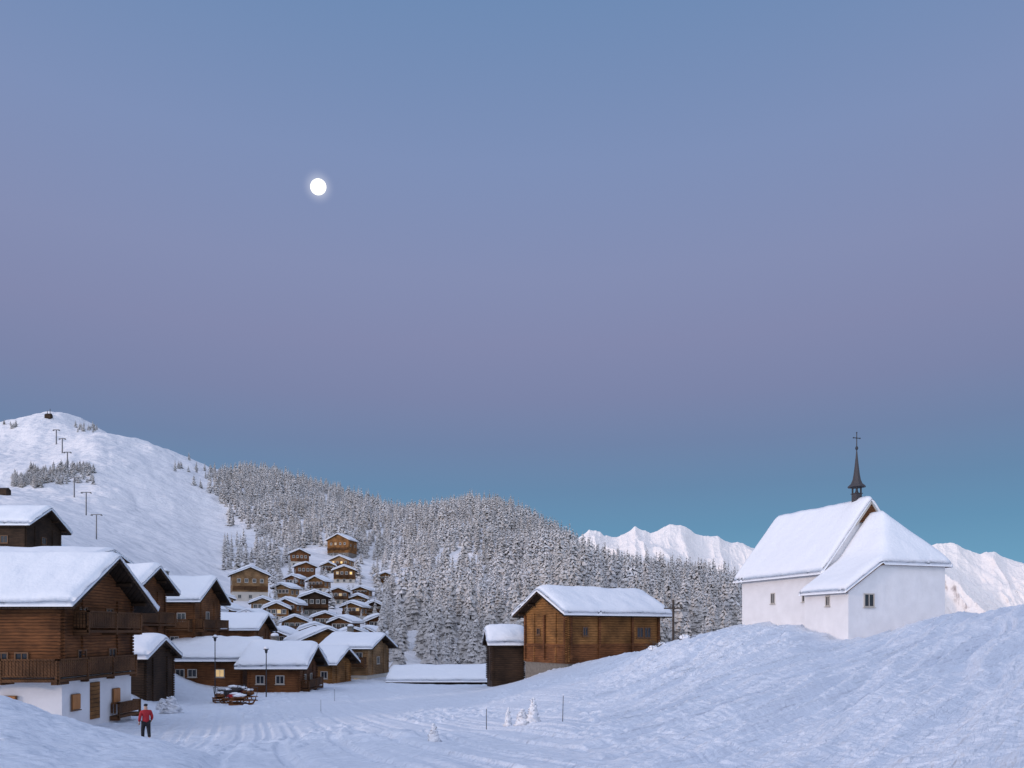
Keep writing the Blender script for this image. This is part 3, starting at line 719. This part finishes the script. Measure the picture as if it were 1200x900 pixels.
scatter(90, 14, 50, 560, 572, .62); scatter(130, 35, 110, 550, 568, .62); scatter(40, 60, 108, 545, 556, .5)
scatter(24, 88, 116, 499, 508, .7); scatter(34, 200, 295, 536, 556, .75); scatter(10, 0, 20, 497, 503, .6)
scatter(80, 300, 348, 625, 668, .95); scatter(26, 262, 300, 640, 672, .85); scatter(30, 440, 462, 640, 740, .95); scatter(14, 305, 335, 668, 692, .6)
scatter(24, 446, 464, 745, 775, .95); scatter(70, 300, 455, 655, 765, .6)
pts = [p for p in pts if all((p[0] - hx) ** 2 + (p[1] - hy) ** 2 > (hw_ * .62) ** 2 + 4 for hx, hy, hw_ in HOUSE_XY)]
pts.sort(key=lambda p: p[1])
pa = np.array(pts); pz = height(pa[:, 0], pa[:, 1])
tm = []
for k, (V, Fc, mi) in enumerate(HI):
    o = fast_mesh('conifer', V, Fc, [M_TREE, M_TRUNK], smooth=False, matidx=mi); tm.append(o.data); bpy.data.objects.remove(o)
NI = 296
for i in range(min(NI, len(pts))):
    x, y, sc = pts[i]
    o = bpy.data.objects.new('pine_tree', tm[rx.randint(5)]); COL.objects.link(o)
    s_ = sc * rx.uniform(.6, 1.12) * .92
    o.location = (x, y, pz[i]); o.rotation_euler = (rx.uniform(-.04, .04), rx.uniform(-.04, .04), rx.uniform(0, 6.28)); o.scale = (s_ * rx.uniform(.85, 1.15), s_ * rx.uniform(.85, 1.15), s_)
    tag(o, 'frosted conifer standing on the snowy hillside', 'tree', 'frosted conifers on the hillside')
AV = []; AF = []; AM = []; off = 0
for i in range(NI, len(pts)):
    x, y, sc = pts[i]; V, Fc, mi = LO[rx.randint(4)]
    s_ = sc * rx.uniform(.55, 1.2); sw = s_ * rx.uniform(.85, 1.25); a = rx.uniform(0, 6.28); c_, q_ = math.cos(a), math.sin(a)
    if sc < .72: sw *= 1.5
    W_ = np.stack([(V[:, 0] * c_ - V[:, 1] * q_) * sw + x, (V[:, 0] * q_ + V[:, 1] * c_) * sw + y, V[:, 2] * s_ + pz[i]], -1)
    AV.append(W_); AF.append(Fc + off); AM.append(mi); off += len(V)
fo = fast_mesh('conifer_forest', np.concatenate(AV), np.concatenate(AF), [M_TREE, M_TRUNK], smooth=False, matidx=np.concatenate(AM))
tag(fo, 'dense frosted conifer forest covering the hill', 'forest', kind='stuff')
print('TREES', len(pts))

# ---------------------------------------------------------------- lift pylons and summit hut
for (u, vb, hp) in ((113, 632, 29), (101, 604, 27), (87, 583, 23), (79, 550, 20), (73, 531, 17), (66, 521, 17)):
    d = cast(u, vb, 120); p = at(u, d); h = hp * d / F
    e = empty('ski_lift_pylon', p, 0, 'grey steel ski lift pylon on the snow slope', 'ski lift pylon', 'ski lift pylons up the slope')
    b = MB(); r = max(.13, d * .0007); b.cyl((0, 0, -1), (0, 0, h), r * 1.2, r, 8); b.obj('mast', M_GREY, e)
    b = MB(); b.box((0, 0, h), (h * .42, r * 1.5, r * 1.3))
    for q in (-1, 1): b.box((q * h * .2, 0, h - r * 1.3), (r * 2, h * .1, r * 1.4))
    b.obj('crossarm', M_GREY, e)
d = cast(57, 490, 120); p = at(57, d)
e = empty('summit_hut', p, 0, 'small dark hut with mast on the summit', 'hut')
b = MB(); b.prism_x([(-2.2, -2), (2.2, -2), (2.2, 3), (0, 4.6), (-2.2, 3)], -3, 3); b.obj('wall', M_WOODD, e)
for q in ((1.5, 9.5), (-1.2, 7.5)):
    b = MB(); b.cyl((q[0], 0, 3), (q[0], 0, q[1]), .35, .25, 6); b.obj('mast', M_METAL, e)
d = cast(3, 580, 120); p = at(3, d)
e = empty('lift_station', p, 0, 'small dark lift cabin on the ski slope', 'hut')
b = MB(); b.prism_x([(-1.5, -1), (1.5, -1), (1.5, 2), (0, 2.8), (-1.5, 2)], -2.4, 2.4); b.obj('wall', M_WOODD, e)

# ---------------------------------------------------------------- street lamps, poles, posts
def street_lamp(u, d, h, lb):
    e = empty('street_lamp', at(u, d), 0, lb, 'street lamp', 'street lamps by the snowy path')
    b = MB(); b.cyl((0, 0, -.5), (0, 0, h), .055, .035, 10); b.obj('post', M_METAL, e)
    b = MB(); b.lathe([(.04, h - .02), (.08, h), (.10, h + .05), (.14, h + .28), (.12, h + .30)], 8); b.obj('lantern', M_GLASS, e)
    b = MB(); b.lathe([(.24, h + .30), (.23, h + .34), (.10, h + .42), (.03, h + .46)], 8); b.obj('lamp_cap', M_METAL, e)
    b = MB(); b.lathe([(.22, h + .35), (.20, h + .44), (.12, h + .52), (.04, h + .56)], 8); b.obj('lamp_snow', M_RSNOW, e, True)
street_lamp(252, 66, 4.6, 'dark street lamp with snow cap near chalet')
street_lamp(312, 64, 3.7, 'dark street lamp standing beside snowy path')
pp = at(789, 68)
e = empty('utility_pole', (pp.x, pp.y, pp.z - .5), 0, 'wooden utility pole with crossarm beside barn', 'utility pole')
zt = (V0 - 703) / F * 68 - e.location.z
b = MB(); b.cyl((0, 0, -1), (0, 0, zt), .12, .09, 10); b.obj('pole', M_TRUNK, e)
b = MB(); b.box((0, -.14, zt - .75), (1.7, .09, .12))
for q in (-.75, -.3, .3, .75): b.cyl((q, -.14, zt - .68), (q, -.14, zt - .48), .04, .035, 8)
b.obj('crossarm', M_TRUNK, e)
for (u, d, h, tl) in ((570, 24, .66, 0), (659, 25, .86, .03), (376, 50, .8, 0), (392, 60, 1.0, 0)):
    p = at(u, d); b = MB(); b.cyl((0, 0, -.4), (tl, 0, h), .014, .010, 8); b.lathe([(.012, h - .02), (.022, h + .02), (.010, h + .05)], 8, (tl, 0), 1)
    o = b.obj('marker_pole', [M_METAL, M_RSNOW], None, False, p); tag(o, 'thin dark marker pole stuck in snow', 'marker pole', 'marker poles along the snowy path')

# snow covered shrubs
def blob(b, c, r, seed, sq=(1, 1, 1), n=14, mi=0, fr=1.8, am=1.1):
    i = len(b.v); m = n // 2 + 1
    for a in range(m + 1):
        th = math.pi * a / m
        for k in range(n):
            ph = 2 * math.pi * k / n
            q = r * (1 + am * float(fbm(math.cos(ph) * math.sin(th) * fr + seed * 3.1 + 5, math.sin(ph) * math.sin(th) * fr + math.cos(th) * fr * 1.5, 3, seed, .7)))
            b.v.append((c[0] + q * sq[0] * math.sin(th) * math.cos(ph), c[1] + q * sq[1] * math.sin(th) * math.sin(ph), c[2] + q * sq[2] * math.cos(th)))
    for a in range(m):
        for k in range(n):
            b.f.append((i + a * n + k, i + (a + 1) * n + k, i + (a + 1) * n + (k + 1) % n, i + a * n + (k + 1) % n)); b.m.append(mi)
def shrub(u, d, h, w, seed, lb, name='snow_covered_shrub', dens=10):
    r = random.Random(seed); p = at(u, d); b = MB()
    n = 7; lx = 0
    for k in range(n):
        f = k / (n - 1); lx += r.uniform(-.08, .08) * w
        blob(b, (lx, r.uniform(-.1, .1) * w, h * f * .85), w * (.46 * (1 - f) + .16), seed + k * 3, (1, 1, h / w * .42), 18, 0, 3.2, 1.7)
    for k in range(dens):
        a = r.uniform(0, 6.28); f = r.uniform(.15, .95); q = w * (.62 - .4 * f)
        z0 = h * f * .8
        tip = (math.cos(a) * q, math.sin(a) * q, z0 + h * r.uniform(-.02, .16))
        b.cyl((0, 0, z0), tip, w * .09, w * .03, 6, 0)
        b.cyl((0, 0, z0 - .02), (tip[0] * 1.12, tip[1] * 1.12, tip[2] - .015), .012, .006, 4, 1)
    o = b.obj(name, [M_RSNOW, M_TRUNK], None, True, p); tag(o, lb, 'shrub', 'snow covered shrubs')
shrub(612, 26, .66, .40, 1, 'small upright shrub encased in snow'); shrub(624, 26, .9, .36, 2, 'small upright shrub encased in snow')
shrub(596, 27, .70, .22, 3, 'thin young shrub encased in snow'); shrub(509, 16, .42, .20, 4, 'tiny snow coated shrub beside the path')
shrub(199, 50, 1.2, 1.0, 5, 'rounded bush buried under snow', dens=26); shrub(191, 52, .8, .8, 6, 'rounded bush buried under snow', dens=20)
for (u, d) in ((766, 56), (776, 57), (803, 54)):
    r = random.Random(int(u)); p = at(u, d); b = MB()
    for k in range(26):
        a = r.uniform(0, 6.28); q = r.uniform(.2, .9); b.cyl((r.uniform(-.5, .5), 0, -.1), (math.cos(a) * q * 1.2, math.sin(a) * q, r.uniform(.15, .5)), .025, .012, 4)
    blob(b, (0, 0, .1), .3, 3, (1.4, 1, .6), 10, 1)
    o = b.obj('twiggy_bush', [M_TRUNK, M_RSNOW], None, False, p); tag(o, 'dark twiggy bush poking out of the snow', 'bush', 'twiggy bushes on the snow bank')

# luggage sledges parked beside the path
M_TARP = mat_plain('dark_tarpaulin', (.045, .035, .035), .6, 0, 5, .4, .05)
def sledge(u, d, yaw, load, lb, h=.5):
    e = empty('luggage_sledge', at(u, d), yaw, lb, 'sledge', 'loaded luggage sledges beside the path')
    for q in (-.35, .35):
        b = MB(); b.box((q, 0, .05), (.06, 1.7, .08)); b.cyl((q, .84, .06), (q, 1.05, .35), .035, .03, 8)
        for yy in (-.6, 0, .6): b.box((q, yy, .2), (.05, .05, .24))
        b.obj('runner', M_WOOD, e)
    b = MB()
    for k in range(5): b.box((-.36 + .18 * k, 0, .34), (.15, 1.6, .04))
    b.obj('deck', M_WOODR, e)
    b = MB(); blob(b, (0, -.1, .36 + h * .4), .34, int(u), (1.0, 1.7, h * 1.1), 18, 0, 1.8, 1.2); b.obj('load', load, e, True)
    b = MB(); blob(b, (.02, -.1, .38 + h * .75), .28, int(u) + 2, (1.0, 1.6, .42), 16, 0, 1.9, 1.2); b.obj('load_snow', M_RSNOW, e, True)
    b = MB(); b.cyl((-.3, -.8, .3), (-.3, -.95, 1.1), .02, .02, 6); b.cyl((.3, -.8, .3), (.3, -.95, 1.1), .02, .02, 6); b.cyl((-.3, -.95, 1.1), (.3, -.95, 1.1), .02, .02, 6)
    b.obj('handle', M_METAL, e)
sledge(257, 59, .5, M_WOODR, 'luggage sledge with brown snow dusted load'); sledge(265, 61, -.6, M_TARP, 'luggage sledge with dark snow dusted load', .7)
sledge(274, 58, 1.3, M_RED, 'luggage sledge carrying a red covered load', .45); sledge(290, 61, .9, M_WOODR, 'luggage sledge with brown snow dusted load', .65)
sledge(282, 57, -1.2, M_WOODR, 'luggage sledge with brown snow dusted load', .4); sledge(273, 63, 2.2, M_TARP, 'luggage sledge with dark snow dusted load', .8)
sledge(285, 64, .2, M_RED, 'luggage sledge carrying a red covered load', .6)

# ---------------------------------------------------------------- person
def skin(name, vs, es, rs, mat, parent, sub=1):
    me = bpy.data.meshes.new(name); me.from_pydata(vs, es, []); o = bpy.data.objects.new(name, me); COL.objects.link(o)
    me.materials.append(mat); o.parent = parent
    md = o.modifiers.new('skin', 'SKIN'); md.use_smooth_shade = True
    for i, r in enumerate(rs):
        me.skin_vertices[0].data[i].radius = (r, r) if not isinstance(r, tuple) else r
    me.skin_vertices[0].data[0].use_root = True
    sb = o.modifiers.new('sub', 'SUBSURF'); sb.levels = sub; sb.render_levels = sub
    return o
pp = at(171, 37)
pe = empty('person', (pp.x, pp.y, pp.z - .04), math.radians(35), 'person in red jacket and black trousers walking away', 'person')
vs = [(0, 0, .95), (0, .02, 1.15), (0, .03, 1.36), (0, .05, 1.5), (0, .06, 1.58), (0, .07, 1.70),
      (-.10, 0, .90), (-.12, .12, .50), (-.12, .10, .10), (-.12, .26, .05),
      (.10, 0, .90), (.12, -.03, .50), (.12, -.22, .14), (.12, -.10, .04),
      (-.19, .03, 1.40), (-.27, -.06, 1.14), (-.28, .06, .90), (.19, .03, 1.40), (.27, .02, 1.14), (.27, .20, .95)]
es = [(0, 1), (1, 2), (2, 3), (3, 4), (4, 5), (0, 6), (6, 7), (7, 8), (8, 9), (0, 10), (10, 11), (11, 12), (12, 13), (2, 14), (14, 15), (15, 16), (2, 17), (17, 18), (18, 19)]
rs = [.13, .12, .14, .06, .095, .09, .09, .06, .042, .035, .09, .06, .042, .035, .06, .045, .03, .06, .045, .03]
for (w, dirn) in ((16, (0, .03, -.09)), (19, (0, .07, -.06))):
    wx, wy, wz = vs[w]; pi = len(vs); vs.append((wx, wy + dirn[1] * .5, wz + dirn[2] * .5)); rs.append(.034); es.append((w, pi))
    for k, (ox, ln) in enumerate(((-.028, .9), (-.010, 1.05), (.010, 1.0), (.028, .8))):
        a = len(vs); vs.append((wx + ox, wy + dirn[1] * (1 + .1 * ln), wz + dirn[2] * (1 + .2 * ln))); rs.append(.010); es.append((pi, a))
        vs.append((wx + ox * .9, wy + dirn[1] * 1.5 * ln + .012, wz + dirn[2] * 1.6 * ln)); rs.append(.008); es.append((a, a + 1))
    a = len(vs); vs.append((wx + .035, wy + dirn[1] * .6 + .03, wz + dirn[2] * .7)); rs.append(.010); es.append((pi, a))
skin('body', vs, es, rs, M_SKIN, pe, 1)
j = [(0, 0, .86), (0, .0, 1.0), (0, .02, 1.2), (0, .03, 1.38), (0, .045, 1.50), (-.2, .03, 1.40), (-.28, -.06, 1.14), (-.285, .05, .93), (.2, .03, 1.40), (.28, .02, 1.14), (.275, .18, .97)]
skin('jacket', j, [(0, 1), (1, 2), (2, 3), (3, 4), (3, 5), (5, 6), (6, 7), (3, 8), (8, 9), (9, 10)], [.19, .18, .17, .19, .09, .09, .075, .06, .09, .075, .06], M_RED, pe, 1)
t = [(0, 0, .92), (-.10, 0, .86), (-.12, .12, .50), (-.12, .10, .13), (.10, 0, .86), (.12, -.03, .50), (.12, -.21, .17)]
skin('trousers', t, [(0, 1), (1, 2), (2, 3), (0, 4), (4, 5), (5, 6)], [.16, .125, .09, .075, .125, .09, .075], M_BLACK, pe, 1)
skin('boot', [(-.12, .08, .10), (-.12, .14, .05), (-.12, .28, .045)], [(0, 1), (1, 2)], [.065, .06, .045], M_BLACK, pe, 1)
skin('boot', [(.12, -.23, .15), (.12, -.17, .07), (.12, -.05, .035)], [(0, 1), (1, 2)], [.065, .06, .045], M_BLACK, pe, 1)
skin('hat', [(0, .05, 1.66), (0, .05, 1.74), (0, .04, 1.79)], [(0, 1), (1, 2)], [.115, .11, .05], M_BLACK, pe, 1)

# ---------------------------------------------------------------- moon
D = 6500.
mr = 9.4 / F * D
b = MB()
for a in range(17):
    th = math.pi * a / 16
    for k in range(32):
        ph = 2 * math.pi * k / 32; b.v.append((mr * math.sin(th) * math.cos(ph), mr * math.sin(th) * math.sin(ph), mr * math.cos(th)))
for a in range(16):
    for k in range(32): b.f.append((a * 32 + k, (a + 1) * 32 + k, (a + 1) * 32 + (k + 1) % 32, a * 32 + (k + 1) % 32)); b.m.append(0)
mm, nt, bs = newmat('moon_surface')
tc = N(nt, 'ShaderNodeTexCoord'); n = N(nt, 'ShaderNodeTexNoise'); n.inputs['Scale'].default_value = .03; nt.links.new(tc.outputs['Object'], n.inputs['Vector'])
cc = mixc(nt, n.outputs['Fac'], (1, .93, .8), (1, .99, .94)); nt.links.new(cc, bs.inputs['Emission Color']); bs.inputs['Emission Strength'].default_value = 1.3
bs.inputs['Base Color'].default_value = (.2, .2, .2, 1)
MPOS = Vector(((373 - U0) / F * D, D, (V0 - 219) / F * D))
mo = b.obj('moon', mm, None, True, MPOS)
mo.scale = (1, 1, .86); mo.rotation_euler = (0, math.radians(-23.5), 0)
tag(mo, 'bright nearly full moon in dusk sky', 'moon')

# ---------------------------------------------------------------- world
def lin(r, g, b_):
    f = lambda c: (c / 255 / 12.92) if c / 255 <= .04045 else ((c / 255 + .055) / 1.055) ** 2.4
    return (f(r), f(g), f(b_))
w = bpy.data.worlds.new('World'); S.world = w; w.use_nodes = True
nt = w.node_tree; bg = nt.nodes['Background']
tc = N(nt, 'ShaderNodeTexCoord'); sx = N(nt, 'ShaderNodeSeparateXYZ'); nt.links.new(tc.outputs['Generated'], sx.inputs[0])
rp = ramp(nt, [(0.0, lin(124, 172, 198)), (.08, lin(108, 158, 190)), (.13, lin(101, 146, 180)), (.18, lin(103, 137, 172)), (.235, lin(112, 132, 168)),
               (.29, lin(123, 133, 169)), (.35, lin(130, 137, 173)), (.42, lin(132, 142, 179)), (.52, lin(126, 144, 184)), (.64, lin(110, 139, 181)), (.8, (.30, .40, .64)), (1.0, (.40, .52, .80))])
nt.links.new(sx.outputs[2], rp.inputs[0])
def glow(dirv, a, b_, colr, smooth=True):
    dp = N(nt, 'ShaderNodeVectorMath'); dp.operation = 'DOT_PRODUCT'; nt.links.new(tc.outputs['Generated'], dp.inputs[0]); dp.inputs[1].default_value = dirv
    m_ = N(nt, 'ShaderNodeMapRange')
    if smooth: m_.interpolation_type = 'SMOOTHSTEP'
    m_.inputs['From Min'].default_value = a; m_.inputs['From Max'].default_value = b_
    nt.links.new(dp.outputs['Value'], m_.inputs['Value'])
    v = m_.outputs[0]
    if not smooth: v = mth(nt, 'POWER', v, 3.0)
    return mixc(nt, v, (0, 0, 0), colr)
tot = mixc(nt, 1.0, rp.outputs[0], glow(Vector((-.45, -.89, .12)).normalized(), -.35, 1.0, (.84, .81, .86)), 'ADD')
tot = mixc(nt, 1.0, tot, glow(MPOS.normalized(), .99980, 1.0, (.30, .28, .24), False), 'ADD')
nt.links.new(tot, bg.inputs['Color']); bg.inputs['Strength'].default_value = 1.0

sun = bpy.data.lights.new('sun', 'SUN'); sun.energy = 1.15; sun.angle = math.radians(4); sun.color = (1, .78, .67)
so = bpy.data.objects.new('sun', sun); COL.objects.link(so)
dirv = -Vector((-.88, -.46, .14)).normalized()
so.rotation_euler = dirv.to_track_quat('-Z', 'Y').to_euler()

cam = bpy.data.cameras.new('camera'); co = bpy.data.objects.new('camera', cam); COL.objects.link(co)
co.location = (0, 0, 0); co.rotation_euler = (math.pi / 2, 0, 0)
cam.sensor_width = 36; cam.lens = 27; cam.shift_y = (V0 - 450) / 1200; cam.clip_end = 20000; cam.clip_start = .1
S.camera = co
S.view_settings.view_transform = 'Standard'; S.view_settings.look = 'None'; S.view_settings.exposure = 0
